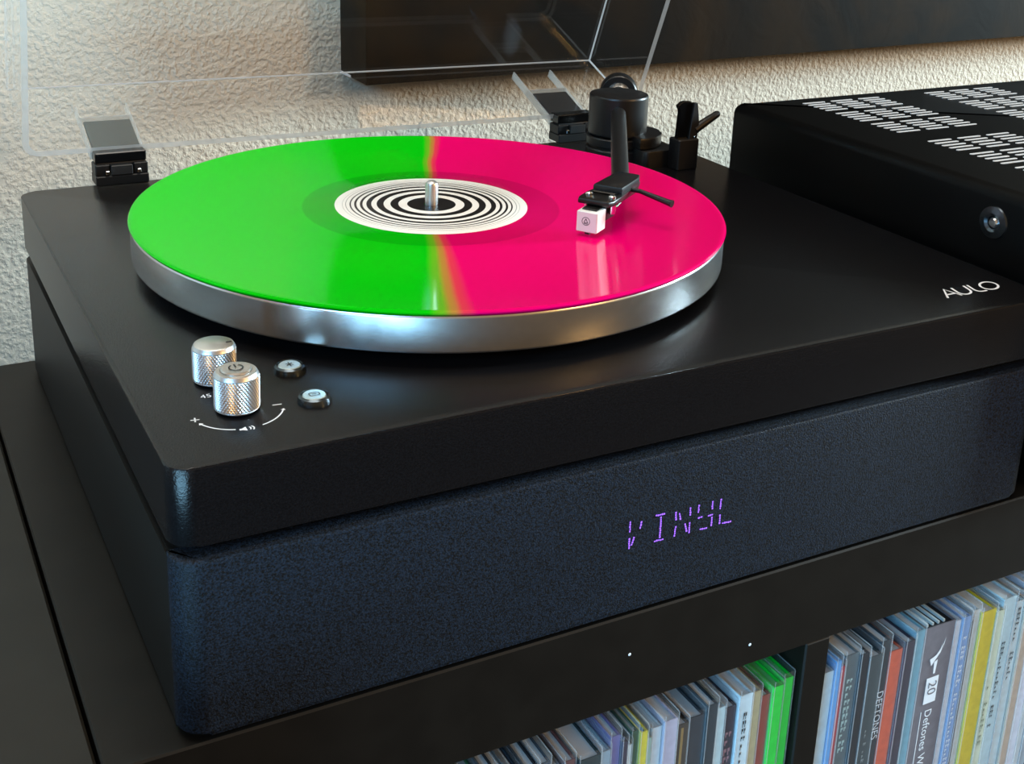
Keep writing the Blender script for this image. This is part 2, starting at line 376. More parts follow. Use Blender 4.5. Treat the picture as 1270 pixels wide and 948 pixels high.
ribbon([(sx+.0024+.0014*math.cos(a), sy+.0018*math.sin(a)) for a in (-1, -.5, 0, .5, 1)], .0005, 0, b)
e = obj('control_marking', b, PRINT, plinth); tag(e, 'white printed plus, minus, arc arrows and speaker icon')
e = text_mesh('45', .0044, Matrix.Translation((-.1537, -.1254, .00014)), PRINT, 'speed_marking', plinth); tag(e, 'white printed 45')

# knobs with diamond knurling
def knob(cx, cy, h=.0158, r=.00845):
    N_, n, rows = 42, 168, 28; b = bmesh.new(); rings = []
    tri = lambda q: abs((q % 1.0)*2-1)
    prof = [(r*.90, .0006, None), (r*.96, .0010, None)] + [(r, .0014+(h-.0028)*k/rows, k) for k in range(rows+1)] + [(r*.965, h-.0008, None), (r*.91, h, None)]
    for rr, z, kn in prof:
        ring = []
        for k in range(n):
            q = rr
            if kn is not None and 0 < kn < rows:
                u, v = k/4.0, kn/4.0
                q = rr + .00020 - .00052*max(1-tri(u+v), 1-tri(u-v))
            a = 2*PI*k/n; ring.append(b.verts.new((cx+q*math.cos(a), cy+q*math.sin(a), z)))
        rings.append(ring)
    for a, c2 in zip(rings, rings[1:]):
        for k in range(n): b.faces.new((a[k], a[(k+1) % n], c2[(k+1) % n], c2[k]))
    b.faces.new(rings[-1]); b.faces.new(rings[0][::-1])
    return b, h, r
b, kh, kr = knob(*K1); k1 = obj('speed_knob', b, ALU_KNOB, TT)
obj('knob_top', lathe([(0, kh+.0003), (kr*.84, kh+.0003), (kr*.91, kh-.0001)], 40, (K1[0], K1[1], 0)), ALU_TOP, k1, True)
obj('pointer_mark', box(K1[0]+.0045, K1[0]+.0068, K1[1]-.0018, K1[1]-.0010, kh+.0002, kh+.0005), PRINT_DK, k1)
b, kh, kr = knob(*K2); k2 = obj('volume_knob', b, ALU_KNOB, TT)
obj('knob_top', lathe([(kr*.70, kh+.0001), (kr*.72, kh+.0003), (kr*.86, kh+.0003), (kr*.91, kh-.0001)], 40, (K2[0], K2[1], 0)), ALU_TOP, k2, True)
obj('power_button', lathe([(0, kh+.0011), (kr*.62, kh+.0011), (kr*.68, kh+.0006), (kr*.68, kh-.0005)], 40, (K2[0], K2[1], 0)), ALU_TOP, k2, True)
b = bmesh.new(); z = kh+.00115
ribbon([(K2[0]+.0026*math.cos(math.radians(a)), K2[1]+.0026*math.sin(math.radians(a))) for a in range(118, 423, 15)], .00055, z, b)
ribbon([(K2[0], K2[1]+.0003), (K2[0], K2[1]+.0030)], .00055, z, b)
e = obj('power_symbol', b, PRINT_DK, k2); tag(e, 'dark power symbol')
# push buttons
for i, (x, y) in enumerate(((-.1149, -.1155), (-.1151, -.1456))):
    bt = obj('push_button', lathe([(.0048, .0016), (.0052, .0030), (.0062, .0024), (.0067, .0008), (.0068, -.0005)], 40, (x, y, 0)), mat('button_bezel', (70, 78, 84), .22, metal=.9), TT, True)
    obj('button_cap', lathe([(0, .0029), (.0042, .0029), (.0047, .0024), (.0048, .001)], 36, (x, y, 0)), BUTTON_CAP, bt, True)
    b = bmesh.new(); z = .00295
    if i == 0:
        ribbon([(x-.0015, y+.0011), (x+.0013, y-.0011), (x, y-.0022), (x, y+.0022), (x+.0013, y+.0011), (x-.0015, y-.0011)], .0004, z, b)
    else:
        ribbon(rrect(x-.0020, x+.0020, y-.0013, y+.0013, .0008, 3), .0004, z, b, closed=True)
        ribbon([(x-.0009, y), (x+.0009, y)], .0004, z, b)
    obj('button_symbol', b, PRINT_DK, bt)
# platter
PR = .1497
platter = obj('platter', lathe([(0, .0065), (PR-.004, .0062), (PR-.0006, .0066), (PR-.0002, .0068), (PR, .0073), (PR, .0076), (PR, .0220), (PR, .0223), (PR-.0003, .0229), (PR-.0009, .0232), (PR-.004, .0233), (0, .0233)], 160), ALU, TT, True)
obj('bearing_hub', lathe([(0, -.0002), (.06, -.0002), (.06, .0064), (0, .0064)], 48), RUBBER, platter, True)
obj('spindle', lathe([(.0034, .0232), (.0034, .0355), (.0029, .0371), (.0017, .0380), (0, .0383)], 24), ALU_KNOB, TT, True)

# ------------------------------------------------------------------ record on the platter
def record_material():
    m = bpy.data.materials.new('split_colour_vinyl'); m.use_nodes = True; nt = m.node_tree; b = nt.nodes['Principled BSDF']
    N = nt.nodes.new; Lk = nt.links.new
    def math_(op, a, b_=None, c=None):
        n = N('ShaderNodeMath'); n.operation = op
        for i, v in enumerate((a, b_, c)):
            if v is None: continue
            if hasattr(v, 'node'): Lk(v, n.inputs[i])
            else: n.inputs[i].default_value = v
        return n.outputs[0]
    tc = N('ShaderNodeTexCoord'); sp_ = N('ShaderNodeSeparateXYZ'); Lk(tc.outputs['Object'], sp_.inputs[0])
    X, Y = sp_.outputs[0], sp_.outputs[1]
    # signed distance across the split (+ = pink) and distance along it (+ = back)
    s = math_('ADD', math_('SUBTRACT', math_('MULTIPLY', X, .9165), math_('MULTIPLY', Y, .400)), .0028)
    t = math_('ADD', math_('MULTIPLY', X, .400), math_('MULTIPLY', Y, .9165))
    nz = N('ShaderNodeTexNoise'); nz.inputs['Scale'].default_value = 14; nz.inputs['Detail'].default_value = 1
    Lk(tc.outputs['Object'], nz.inputs['Vector'])
    s2 = math_('ADD', s, math_('MULTIPLY', math_('SUBTRACT', nz.outputs['Fac'], .5), .010))
    wd = math_('ADD', .0035, math_('MAXIMUM', math_('MULTIPLY', t, -.047), math_('MULTIPLY', t, .018)))
    f = math_('DIVIDE', s2, wd)
    r = N('ShaderNodeValToRGB'); r.color_ramp.interpolation = 'EASE'; e = r.color_ramp.elements
    mp = N('ShaderNodeMapRange'); mp.inputs[1].default_value = -.2; mp.inputs[2].default_value = 1.7; Lk(f, mp.inputs[0])
    e[0].position = 0; e[0].color = (.0, .47, .003, 1); e[1].position = 1; e[1].color = (.73, .0, .12, 1)
    x = e.new(.28); x.color = (.12, .40, .012, 1); x = e.new(.50); x.color = (.42, .20, .035, 1); x = e.new(.72); x.color = (.66, .035, .07, 1)
    Lk(mp.outputs[0], r.inputs[0])
    # run-out area is glossier and a little deeper in tone
    rad = math_('SQRT', math_('ADD', math_('MULTIPLY', X, X), math_('MULTIPLY', Y, Y)))
    ro_ = N('ShaderNodeMapRange'); ro_.inputs[1].default_value = .0655; ro_.inputs[2].default_value = .0665; ro_.inputs[3].default_value = .78; ro_.inputs[4].default_value = 1.0; Lk(rad, ro_.inputs[0])
    mx = N('ShaderNodeMix'); mx.data_type = 'RGBA'; mx.blend_type = 'MULTIPLY'; mx.inputs[0].default_value = 1
    Lk(r.outputs[0], mx.inputs[6]); Lk(ro_.outputs[0], mx.inputs[7]); Lk(mx.outputs[2], b.inputs['Base Color'])
    b.inputs['Roughness'].default_value = .12; b.inputs['Specular IOR Level'].default_value = .4
    b.inputs['IOR'].default_value = 1.24
    wv = math_('SINE', math_('MULTIPLY', rad, 9000.0))
    bu = N('ShaderNodeBump'); bu.inputs['Strength'].default_value = .03; bu.inputs['Distance'].default_value = .0001
    Lk(wv, bu.inputs['Height']); Lk(bu.outputs[0], b.inputs['Normal'])
    return m
def label_material():
    m = bpy.data.materials.new('ringed_label_print'); m.use_nodes = True; nt = m.node_tree; b = nt.nodes['Principled BSDF']
    tc = nt.nodes.new('ShaderNodeTexCoord'); ln = nt.nodes.new('ShaderNodeVectorMath'); ln.operation = 'LENGTH'
    mul = nt.nodes.new('ShaderNodeVectorMath'); mul.operation = 'MULTIPLY'; mul.inputs[1].default_value = (1, 1, 0)
    nt.links.new(tc.outputs['Object'], mul.inputs[0]); nt.links.new(mul.outputs[0], ln.inputs[0])
    dv = nt.nodes.new('ShaderNodeMath'); dv.operation = 'DIVIDE'; dv.inputs[1].default_value = .05; nt.links.new(ln.outputs['Value'], dv.inputs[0])
    r = nt.nodes.new('ShaderNodeValToRGB'); r.color_ramp.interpolation = 'CONSTANT'; e = r.color_ramp.elements
    W_, K_, G_ = lin((240, 238, 232)), lin((18, 18, 20)), lin((150, 150, 146))
    st = [(0, K_), (12.4, W_), (16.9, K_), (21.0, W_), (24.5, K_), (28.0, W_), (30.8, K_), (33.3, W_), (35.2, K_), (36.7, W_), (38.4, K_), (39.5, W_), (41.2, K_), (41.9, W_), (43.6, G_), (44.1, W_), (45.4, G_), (45.7, W_)]
    e[0].position = 0; e[0].color = K_; e[1].position = st[1][0]/50; e[1].color = W_
    for p, col_ in st[2:]: q = e.new(p/50); q.color = col_
    nt.links.new(dv.outputs[0], r.inputs[0]); nt.links.new(r.outputs[0], b.inputs['Base Color'])
    b.inputs['Roughness'].default_value = .35
    return m
disc = thing('vinyl_record', (0, 0, .0234), 'green and pink split vinyl record lying on the silver platter', 'record')
obj('vinyl_disc', lathe([(.0036, .0019), (.0505, .0019), (.0515, .0016), (.066, .0015), (.1475, .0016), (.1490, .0021), (.1500, .0019), (.1505, .0012), (.1500, .0004), (.149, .0001), (.0036, .0001), (.0036, .0019)], 180), record_material(), disc, True)
e = obj('centre_label', lathe([(.0037, .0021), (.0492, .0021), (.0496, .0019)], 96), label_material(), disc, True); tag(e, 'white label with black concentric rings')

# ------------------------------------------------------------------ tonearm assembly
PV = Vector((.1990, .1330, .0335)); HS = Vector((.0870, -.0425, .0415))
ad = (PV-HS).normalized(); ad2 = Vector((ad.x, ad.y, 0)).normalized()
base = obj('tonearm_base', lathe([(0, 0), (.0206, 0), (.0210, .0004), (.0210, .0008), (.0210, .0070), (.0210, .0074), (.0204, .0082), (.0190, .0084), (.0190, .0096), (.0204, .0098), (.0210, .0106), (.0210, .0110), (.0210, .0150), (.0210, .0154), (.0204, .0162), (0, .0162)], 56, (PV.x+.001, PV.y+.001, 0)), BLK_SAT, TT, True)
# lift platform to the right of the pivot
pts = rrect(.200, .2270, .0990, .1330, (.004, .010, .012, .004), 6)
obj('lift_platform', prism(pts, 0, .0115, .0008, 2), BLK_PLA, base, True)
pts = [(PV.x+.004+.0235*math.cos(math.radians(a)), PV.y-.006+.0235*math.sin(math.radians(a))) for a in range(-100, 41, 10)] + [(PV.x, PV.y)]
obj('lift_arc', prism(pts, .0120, .0195, .0008, 2), BLK_SAT, base, True)
piv = obj('tonearm_pivot', lathe([(0, .0172), (.0188, .0172), (.0196, .0177), (.0199, .0184), (.0199, .0190), (.0199, .0428), (.0199, .0434), (.0194, .0443), (.0184, .0447), (0, .0447)], 64, (PV.x, PV.y, 0)), BLK_SAT, TT, True)
# arm rest and cue lever
rest = obj('arm_rest_block', prism(rrect(.2185, .2350, .0880, .1000, .0015, 3), 0, .0205, .0006, 1), BLK_PLA, TT, True)
def yprism(pts, y0, y1, bev=.0004):          # outline in x,z extruded along y
    b2 = prism(pts, y0, y1, bev, 1); b2.transform(Matrix(((1, 0, 0, 0), (0, 0, 1, 0), (0, 1, 0, 0), (0, 0, 0, 1)))); return b2
obj('arm_rest_post', yprism([(.2195, .0195), (.2275, .0195), (.2300, .0440), (.2292, .0450), (.2240, .0455), (.2215, .0450), (.2188, .0428), (.2194, .0412), (.2208, .0400), (.2212, .0380)], .0920, .0955), BLK_GLOSS, rest, True)
obj('arm_rest_clip', yprism([(.2278, .0195), (.2348, .0195), (.2354, .0310), (.2342, .0350), (.2334, .0440), (.2304, .0444)], .0905, .0940), BLK_PLA, rest, True)
obj('cue_lever', tube([(.2335, .0925, .0256), (.2380, .0925, .0284), (.2512, .0925, .0352), (.2525, .0925, .0358)], [.0030, .0030, .0024, .0014], 12), BLK_PLA, rest, True)
obj('pivot_pin', lathe([(0, .0006), (.0008, .0005), (.0010, 0)], 12, mtx=axis_mtx((.2325, .0900, .0215), (0, -1, 0))), CHROME, rest, True)
# tube
arm = obj('tonearm', tube([PV+ad*.004, PV-ad*.05, HS+ad*.004, HS-ad*.002], [.0049, .0049, .0047, .0044], 24), BLK_SAT, TT, True)
cwp = PV + ad2*.0400; cwp.z = .0366
obj('counterweight', lathe([(0, .0), (.0122, 0), (.0130, .0008), (.0132, .0016), (.0132, .0125), (.0125, .0135), (0, .0135)], 48, mtx=axis_mtx(cwp-ad2*.004, ad2)), BLK_SAT, arm, True)
dial = obj('force_dial', lathe([(0, -.0040), (.0062, -.0040), (.0082, -.0010), (.0082, .0), (0, .0)], 40, mtx=axis_mtx(cwp-ad2*.0043, ad2)), ALU_TOP, arm, True)
obj('counterweight_shaft', tube([PV+ad2*.01, cwp], .0042, 14), BLK_SAT, arm, True)
# headshell (local frame: +u towards pivot along cartridge axis, +v to the right/outer side)
hu = Vector((math.cos(math.radians(35)), math.sin(math.radians(35)), 0)); hv = Vector((hu.y, -hu.x, 0))
def hm(p): 
    m = Matrix(((hu.x, hv.x, 0, p[0]), (hu.y, hv.y, 0, p[1]), (0, 0, 1, p[2]), (0, 0, 0, 1))); return m
H0 = Vector((.0530, -.0718, 0))              # front centre of the headshell
def hbox(u0, u1, v0, v1, z0, z1, bev=0, seg=2): 
    b2 = box(u0, u1, v0, v1, z0, z1, bev, seg); b2.transform(hm(H0)); return b2
def hprism(pts, z0, z1, bev=0): 
    b2 = prism(pts, z0, z1, bev, 2); b2.transform(hm(H0)); return b2
zt = .0437
head = obj('headshell', hprism([(0, -.0082), (.003, -.0092), (.012, -.0090), (.022, -.0078), (.040, -.0070), (.046, -.0055), (.046, .0060), (.040, .0075), (.022, .0084), (.012, .0092), (.003, .0092), (0, .0080)], zt-.0046, zt-.0018, .0007), BLK_SAT, arm, True)
obj('headshell_rear', hprism([(.0165, -.0074), (.040, -.0070), (.046, -.0052), (.046, .0056), (.040, .0075), (.0165, .0080)], zt-.0062, zt+.0016, .0010), BLK_SAT, arm, True)
obj('headshell_slot', hbox(.0120, .0158, -.0062, .0064, zt-.0019, zt-.0006, .0005, 1), BLK_GLOSS, arm)
for v in (-.0058, .0064):
    obj('mounting_screw', lathe([(0, zt-.0003), (.0012, zt-.0003), (.0019, zt-.0008), (.0019, zt-.0019)], 16, mtx=hm(H0+hu*.0078+hv*v)), CHROME, arm, True)
obj('finger_lift', tube([H0+hu*.030+hv*.0078+Vector((0, 0, zt-.0025)), H0+hu*.0295+hv*.0125+Vector((0, 0, zt-.0024)), H0+hu*.0262+hv*.0290+Vector((0, 0, zt-.0048)), H0+hu*.0258+hv*.0310+Vector((0, 0, zt-.0050))], [.0011, .0011, .0016, .0019], 10), BLK_SAT, arm, True)
obj('cartridge_body', hprism([(.0035, -.0052), (.0155, -.0052), (.0185, -.0030), (.0185, .0030), (.0155, .0052), (.0035, .0052)], .0310, zt-.0046, .0006), BLK_PLA, arm, True)
for v in (-.0062, .0068):
    obj('cartridge_nut', lathe([(0, zt-.0095), (.0016, zt-.0095), (.0018, zt-.0085), (.0018, zt-.0050), (0, zt-.0050)], 12, mtx=hm(H0+hu*.0078+hv*v)), CHROME, arm, True)
for v, cc in ((-.0036, (200, 40, 40)), (-.0012, (235, 235, 235)), (.0014, (40, 110, 190)), (.0038, (40, 150, 70))):
    q = H0+hu*.018+hv*v
    obj('lead_wire', tube([q+Vector((0, 0, .0345)), q+hu*.0040+Vector((0, 0, .0342)), q+hu*.0090+hv*.0008+Vector((0, 0, .0362)), q+hu*.0120+Vector((0, 0, .0385))], .00045, 6), mat('wire_%d' % cc[0] + str(cc[1]), cc, .4), arm, True)
# white stylus housing standing in front of the body
def styl():
    pts = [(-.0068, -.0052), (-.0064, -.0056), (.0035, -.0056), (.0035, .0052), (-.0064, .0052), (-.0068, .0048)]
    b2 = prism(pts, .0272, .0376, .0004, 1)
    b2.transform(hm(H0)); return b2
sty = obj('stylus_guard', styl(), WHITE_PLA, arm, True)
obj('stylus_top', hbox(-.0040, .0050, -.0042, .0036, .0372, .0384, .0003, 1), BLK_PLA, arm)
obj('stylus_foot', hbox(-.0062, -.0040, -.0012, .0012, .0262, .0274), BLK_PLA, arm)
obj('cantilever', tube([H0+hu*.003+Vector((0, 0, .0285)), H0-hu*.004+Vector((0, 0, HR+.0002))], .0004, 6), CHROME, arm)
b = bmesh.new()
def fp(v, z): return H0-hu*.00685+hv*v+Vector((0, 0, z))
def fstroke(ps, wd):
    for (v0, z0), (v1, z1) in zip(ps, ps[1:]):
        L = math.hypot(v1-v0, z1-z0); nx, nz_ = -(z1-z0)/L*wd/2, (v1-v0)/L*wd/2
        b.faces.new([b.verts.new(fp(*q)) for q in ((v0+nx, z0+nz_), (v0-nx, z0-nz_), (v1-nx, z1-nz_), (v1+nx, z1+nz_))])
cz_ = .0328; cv = -.0006
fstroke([(cv+.0020*math.cos(a*PI/12), cz_+.0020*math.sin(a*PI/12)) for a in range(25)], .0003)
fstroke([(cv-.0010, cz_-.0008), (cv, cz_+.0013), (cv+.0010, cz_-.0008), (cv-.0010, cz_-.0008)], .00035)
fstroke([(cv-.0010, cz_-.0013), (cv+.0010, cz_-.0013)], .0003)
obj('round_emblem', b, PRINT_DK, arm)

# ------------------------------------------------------------------ lid hinges and dust cover
LY, LZ, LA = .1910, .0175, -math.radians(69.0)
lidm = Matrix.Translation((0, LY, LZ)) @ Matrix.Rotation(math.radians(.5), 4, 'Y') @ Matrix.Rotation(LA, 4, 'X')
LX0, LX1, LD, LH, LT = -.1742, .2520, .362, .0722, .0036
def lid_shell():
    b2 = bmesh.new()
    out = rrect(LX0, LX1, -LD, 0, .0095, 6); inn = rrect(LX0+LT, LX1-LT, -LD+LT, -LT, .0062, 6); n = len(out)
    O0 = [b2.verts.new((x, y, 0)) for x, y in out]; O1 = [b2.verts.new((x, y, LH)) for x, y in out]
    I0 = [b2.verts.new((x, y, 0)) for x, y in inn]; I1 = [b2.verts.new((x, y, LH-LT)) for x, y in inn]
    for i in range(n):
        j = (i+1) % n
        b2.faces.new((O0[i], O0[j], O1[j], O1[i])); b2.faces.new((I0[j], I0[i], I1[i], I1[j]))
        f = b2.faces.new((O0[j], O0[i], I0[i], I0[j])); f.material_index = 1
    b2.faces.new(O1); b2.faces.new(I1[::-1])
    b2.transform(lidm); return b2
lid = obj('dust_cover', lid_shell(), [ACRYL, ACRYL_EDGE], TT); tag(lid, 'clear acrylic lid, raised and leaning forward')
def ltube(pts, r): 
    b2 = tube(pts, r, 6); b2.transform(lidm); return b2
e1 = .0016
for p in ([(LX0+e1, -.0025, LH-e1), (LX1-e1, -.0025, LH-e1)], [(LX1-e1, -.0025, LH-e1), (LX1-e1, -LD+e1, LH-e1)], [(LX0+e1, -.0025, LH-e1), (LX0+e1, -LD+e1, LH-e1)], [(LX1-e1, -.0022, LH-e1), (LX1-e1, -.0022, .004)]):
    obj('glued_seam', ltube(p, .0007), ACRYL_EDGE, lid)
def lbox(x0, x1, y0, y1, z0, z1, bev=0):
    b2 = box(x0, x1, y0, y1, z0, z1, bev, 1); b2.transform(lidm); return b2
for hx in (-.1360, .1810):
    x0, x1 = hx, hx+.0325
    soc = obj('hinge_socket', lbox(x0, x1, .0002, .0050, .0378, .0388), SOCKET, lid)
    for x in (x0, x1-.0014): obj('socket_rib', lbox(x, x+.0010, .0002, .0060, .0012, .0640 if hx > 0 else .0520), SOCKET, lid)
    obj('socket_lip', lbox(x0, x1, .0002, .0035, .0012, .0030), SOCKET, lid)
    # hinge proper
    hin = obj('lid_hinge', box(x0+.0005, x1-.0010, .1800, .1950, .0002, .0062, .0006, 1), BLK_PLA, TT)
    tag(hin, 'black lid hinge at the back edge')
    for x in (x0+.0006, x1-.0096): obj('hinge_cheek', box(x, x+.0085, .1815, .1945, .0060, .0128, .0006, 1), BLK_PLA, hin)
    obj('hinge_knuckle', tube([(x0+.002, .1880, .0120), (x1-.0025, .1880, .0120)], .0042, 16), BLK_PLA, hin, True)
    obj('hinge_cap', box(x0+.0095, x1-.0105, .1795, .1840, .0065, .0125, .0004, 1), mat('hinge_grey', (30, 31, 32), .4), hin)
    for x in (x0+.0062, x1-.0078): obj('hinge_clip', box(x, x+.0022, .1792, .1812, .0070, .0095, .0003, 1), CHROME, hin)
    obj('hinge_arm', box(x0+.001, x1-.0015, .1830, .1945, .0135, .0198, .0006, 1), BLK_GLOSS, hin)
    obj('hinge_plate', lbox(x0+.0022, x1-.0022, .0006, .0030, .0060, .0345, .0004), DARK_GREY if hx < 0 else mat('hinge_plate_dark', (34, 38, 42), .4), hin)

# ------------------------------------------------------------------ records on the shelf
ZB = zmid
def lp(x0, x1, rgb, label, top=.315, y=-.1768, name='record_sleeve', film=True, text=None, marks=None, text_col=PRINT, tsize=.003, tstart=.02, edge=(214, 220, 222), lean=0., rough=.45, box_set=False, stripe=None, grp='records standing on the shelf'):
    w = x1-x0; r = thing(name, ((x0+x1)/2, y+.1575, ZB+.0002), label, 'record sleeve' if not box_set else 'box set', grp)
    m = mat('sleeve_%02x%02x%02x' % tuple(rgb), rgb, rough, spec=.4, grain=(240, .06))
    h = w/2-.00025; y0, y1 = -.1575, .1565
    # folded cover: spine plus two panels, open at the top
    b = bmesh.new(); t = min(.0006, w*.18)
    box(-h, -h+t, y0, y1, 0, top, 0, 1, b); box(h-t, h, y0, y1, 0, top, 0, 1, b); box(-h+t, h-t, y0, y0+t, 0, top, 0, 1, b)
    box(-h+t, h-t, y0+t, y1, 0, t, 0, 1, b)
    obj('cover', b, m, r)
    obj('inner_sleeve', box(-h+t+.0001, h-t-.0001, y0+t+.0003, y1-.002, t, top-.0012), mat('paper_%d' % edge[0] + str(edge[2]), edge, .7), r)
    if stripe:
        obj('spine_stripe', box(-h*stripe[1], h*stripe[1], y0-.0002, y0+.0001, .002, top-.002), mat('stripe_%02x%02x%02x' % stripe[0], stripe[0], .5), r)
    if film:
        b = bmesh.new(); hh = w/2-.00005; ft = top+.0045
        for s in (-1, 1):
            vs = [b.verts.new(p) for p in ((s*hh, y0-.0006, 0), (s*hh, y1, 0), (s*(hh-.0002), y1, ft), (s*(hh-.0001), y0-.0006, ft-.0008))]; b.faces.new(vs)
        vs = [b.verts.new(p) for p in ((-hh, y0-.0006, 0), (hh, y0-.0006, 0), (hh-.0001, y0-.0006, ft-.0008), (-hh+.0001, y0-.0006, ft-.0008))]; b.faces.new(vs)
        fo = obj('plastic_sleeve', b, FILM, r)
        for s in (-1, 1):
            obj('sleeve_edge', box(s*hh-.00014, s*hh+.00014, y0-.0008, y0-.0005, 0, ft-.0008), FILM_EDGE, fo)
        obj('sleeve_edge', box(hh-.0003, hh, y0-.0006, y1, ft-.0007, ft-.0002), FILM_EDGE, fo)
    if marks:                       # small print too blurred to read: letter-sized bars
        b = bmesh.new(); zz = top-marks[0]; rm = random.Random(len(label))
        while zz > top-marks[1]:
            g = marks[2]*(.55+.4*rm.random()); hw = marks[3]*(.8+.2*rm.random())/2
            if rm.random() > .16:
                for u in (-hw, hw*.15) if rm.random() > .4 else (-hw,):
                    b.faces.new([b.verts.new((q[0], y0-.0004, q[1])) for q in ((u, zz), (u+hw*(.85 if u < 0 else .7), zz), (u+hw*(.85 if u < 0 else .7), zz-g*.45), (u, zz-g*.45))])
                    b.faces.new([b.verts.new((q[0], y0-.0004, q[1])) for q in ((u, zz-g*.45), (u+hw*.35, zz-g*.45), (u+hw*.35, zz-g*.9), (u, zz-g*.9))])
            zz -= marks[2]
        obj('spine_print', b, text_col, r)
    if text:
        mt = Matrix(((0, -1 if False else 1, 0, 0), (0, 0, -1, 0), (-1, 0, 0, 0), (0, 0, 0, 1)))
        # reads downwards: text x -> -z, text y -> +x
        mt = Matrix(((0, 1, 0, 0), (0, 0, 1, y0-.0004), (-1, 0, 0, top-tstart), (0, 0, 0, 1)))
        text_mesh(text, tsize, mt, text_col, 'spine_text', r)
    if lean: r.rotation_euler = (0, lean, 0)
    return r
INK = PRINT_DK
# right-hand compartment
RB = [0.1352, 0.1440, 0.1476, 0.1516, 0.161, 0.1668, 0.1756, 0.1822, 0.1915, 0.1982, 0.205, 0.2275, 0.232, 0.2379, 0.2412, 0.2468, 0.2579, 0.264, 0.2743, 0.2813, 0.2877, 0.2945, .3000, .3060]
D = [((188, 212, 224), 'pale icy-blue record sleeve, first one right of the shelf divider', {}),
     ((92, 150, 205), 'sky-blue record spine between the pale icy one and the red one', {}),
     ((164, 46, 58), 'crimson record spine with pale flecks near the divider', dict(stripe=((205, 130, 130), .25))),
     ((96, 108, 112), 'grey record spine with faded pale capital lettering beside the crimson one', dict(marks=(.010, .062, .0042, .0046), text_col=mat('pale_ink', (176, 200, 196), .6), rough=.3)),
     ((22, 30, 38), 'thin near-black record spine right of the grey lettered one', {}),
     ((58, 70, 74), 'dark slate record spine with tiny grey lettering', dict(marks=(.045, .070, .0026, .0022), text_col=mat('grey_ink', (150, 156, 156), .6))),
     ((44, 54, 62), 'charcoal record spine with white name lettering, left of the orange one', dict(text='DEFTONES', tsize=.0062, tstart=.030)),
     ((222, 106, 78), 'orange record spine in the right compartment', {}),
     ((58, 52, 66), 'dark plum record spine between the orange and the pale teal ones', {}),
     ((116, 160, 176), 'pale teal record spine left of the thick grey box set', {}),
     None,
     ((206, 204, 208), 'off-white thin record spine right of the thick grey box set', {}),
     ((122, 148, 188), 'pale blue record spine with white letter rows', dict(marks=(.006, .19, .0030, .0030))),
     ((34, 44, 66), 'thin navy record spine beside the pale blue lettered one', {}),
     ((196, 194, 190), 'light grey record spine just left of the yellow one', {}),
     ((214, 190, 42), 'bright yellow record spine in the right compartment', {}),
     ((196, 200, 176), 'pale cream record spine right of the yellow one', dict(marks=(.048, .085, .0036, .0026), text_col=mat('olive_ink', (120, 124, 96), .6))),
     ((190, 212, 218), 'wide pale blue-white record spine with two dark words', dict(marks=(.028, .085, .0032, .0028), text_col=INK)),
     ((204, 216, 218), 'whitish record spine with dark letters at its top edge', dict(marks=(.004, .050, .0032, .0028), text_col=INK)),
     ((190, 168, 148), 'tan record spine near the right border of the picture', {}),
     ((206, 208, 220), 'lavender-white record spine near the right border of the picture', {})]
for i, q in enumerate(D):
    if q is None: continue
    kw = q[2]; lp(RB[i], RB[i+1], q[0], q[1], top=(.3075 if i == 7 else .3095 if i == 0 else .3125+.003*math.sin(i*2.3)), y=-.1768-.0010*math.sin(i*1.7), **kw)
for i, (rgb, lb) in enumerate([((198, 206, 210), 'white record sleeve at the right edge, after the lavender-white one'), ((150, 162, 172), 'blue-grey record sleeve at the far right edge of the picture')]):
    lp(RB[21+i], RB[22+i], rgb, lb, top=.314)
# thick grey box set with its emblem
bx0, bx1 = RB[10], RB[11]
bs = lp(bx0, bx1, (112, 108, 114), 'thick grey box set with white horse emblem and lettering', top=.3145, y=-.1768, box_set=True, film=False, edge=(30, 32, 36), text='Deftones White Pony 20th Anniversary', tsize=.0072, tstart=.0525, rough=.4, name='record_box_set')
for k in range(4):
    u = -.0075+k*.0040
    obj('disc_edge', box(u, u+.0012, -.1550, .15, .3125, .3148), mat('pale_paper', (196, 214, 220), .6), bs)
def spine_poly(pts, name, m):
    b2 = bmesh.new(); b2.faces.new([b2.verts.new((u, -.1579, zz)) for u, zz in pts]); return obj(name, b2, m, bs)
tp = .3145
b = bmesh.new()
for poly in ([(-.0030, -.0245), (.0026, -.0175), (.0036, -.0120), (.0022, -.0155), (-.0004, -.0185), (-.0046, -.0200)], [(-.0006, -.0300), (.0008, -.0300), (.0014, -.0215), (-.0010, -.0225)], [(.0024, -.0180), (.0052, -.0085), (.0044, -.0130)]):
    b.faces.new([b.verts.new((u, -.1579, tp+zz)) for u, zz in poly])
obj('horse_emblem', b, PRINT, bs)
spine_poly([(-.0046, tp-.0320), (.0042, tp-.0320), (.0042, tp-.0485), (-.0046, tp-.0485)], 'white_square', PRINT)
mt = Matrix(((0, 1, 0, -.0003), (0, 0, 1, -.1581), (-1, 0, 0, tp-.0345), (0, 0, 0, 1)))
text_mesh('20', .0088, mt, mat('box_grey_ink', (112, 108, 114), .5), 'number_text', bs)
spine_poly([(-.0052, tp-.053), (-.0047, tp-.053), (-.0047, tp-.125), (-.0052, tp-.125)], 'rule_line', PRINT)

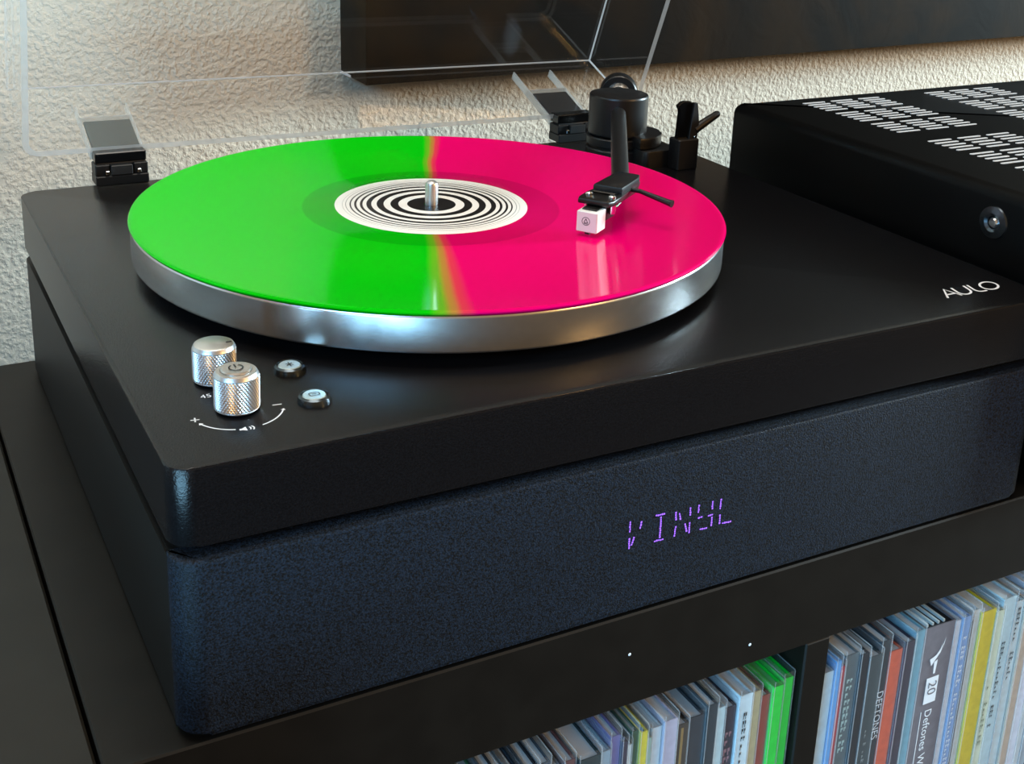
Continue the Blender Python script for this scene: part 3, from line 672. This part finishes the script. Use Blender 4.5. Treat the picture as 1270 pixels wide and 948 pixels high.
# left-hand compartment
LB = [0.1172, 0.1108, 0.1045, 0.0977, 0.0918, 0.0839, 0.0765, 0.0711, 0.0649, 0.0552, 0.0480, 0.0405, 0.0345, 0.0315, 0.0274, 0.0235, 0.0208, 0.0177, 0.0121, 0.0066, -.0050, -.0066, -.0125, -.0188, -.0250, -.0310, -.0375, -.0435, -.0494, -.0564, -.0633, -.0700]
E_ = [((18, 205, 60), 'vivid green record spine, last one before the shelf divider', dict(edge=(60, 200, 90))),
      ((26, 222, 66), 'lighter vivid green record spine left of its green twin', dict(edge=(60, 200, 90))),
      ((152, 72, 62), 'brick-red record spine beside the vivid green ones', {}),
      ((182, 168, 130), 'beige textured record spine left of the brick-red one', {}),
      ((204, 220, 226), 'white record spine with a column of small dark letters', dict(marks=(.010, .10, .0046, .0026), text_col=INK)),
      ((50, 46, 58), 'dark plum record spine with pinkish block lettering', dict(marks=(.014, .070, .0048, .0044), text_col=mat('dusty_pink_ink', (150, 112, 120), .6))),
      ((186, 206, 210), 'pale blue-white record spine left of the plum lettered one', {}),
      ((34, 48, 56), 'dark teal record spine beside the pale blue-white one', {}),
      ((52, 60, 68), 'wide dark grey glossy record spine in the left compartment', {}),
      ((62, 54, 44), 'dark brown record spine with golden edge marks', dict(stripe=((150, 120, 70), .2))),
      ((182, 176, 194), 'lavender-white record spine in the left compartment', {}),
      ((200, 208, 212), 'white record spine right of the pale green one', {}),
      ((158, 182, 170), 'thin pale green record spine beside the yellow one', {}),
      ((206, 190, 56), 'narrow yellow record spine with bright blue top', dict(edge=(20, 120, 200))),
      ((52, 84, 62), 'dark green record spine left of the narrow yellow one', {}),
      ((206, 214, 214), 'narrow white record spine left of the dark green one', {}),
      ((50, 44, 62), 'narrow dark violet record spine beside the lavender one', {}),
      ((116, 110, 160), 'lavender-violet record spine in the left compartment', {}),
      ((150, 168, 180), 'grey-blue record spine with glossy plastic sleeve', {}),
      ((30, 52, 56), 'wide dark teal record spine with a pale sticker on top', {}),
      None,
      ((104, 66, 66), 'maroon record spine left of the wide dark teal one', {}),
      ((146, 148, 152), 'mid grey record spine left of the maroon one', {}),
      ((62, 74, 86), 'slate-blue record sleeve showing only its top corner', {}),
      ((28, 32, 38), 'black record sleeve showing only its top corner', {}),
      ((70, 90, 110), 'steel-blue record sleeve showing only its top corner', {}),
      ((110, 122, 130), 'light slate record sleeve showing only its top corner', {}),
      ((40, 44, 50), 'charcoal record sleeve showing only its top corner', {}),
      ((60, 120, 76), 'leaf-green record sleeve at the bottom left of the row', {}),
      ((88, 116, 100), 'sage green record sleeve at the bottom left of the row', {}),
      ((74, 78, 84), 'leftmost grey record sleeve under the shelf board', {})]
for i, q in enumerate(E_):
    if q is None: continue
    lp(LB[i+1], LB[i], q[0], q[1], top=.3120+.0035*math.sin(i*1.9+1), y=-.1770-.0010*math.sin(i*2.1), **q[2])
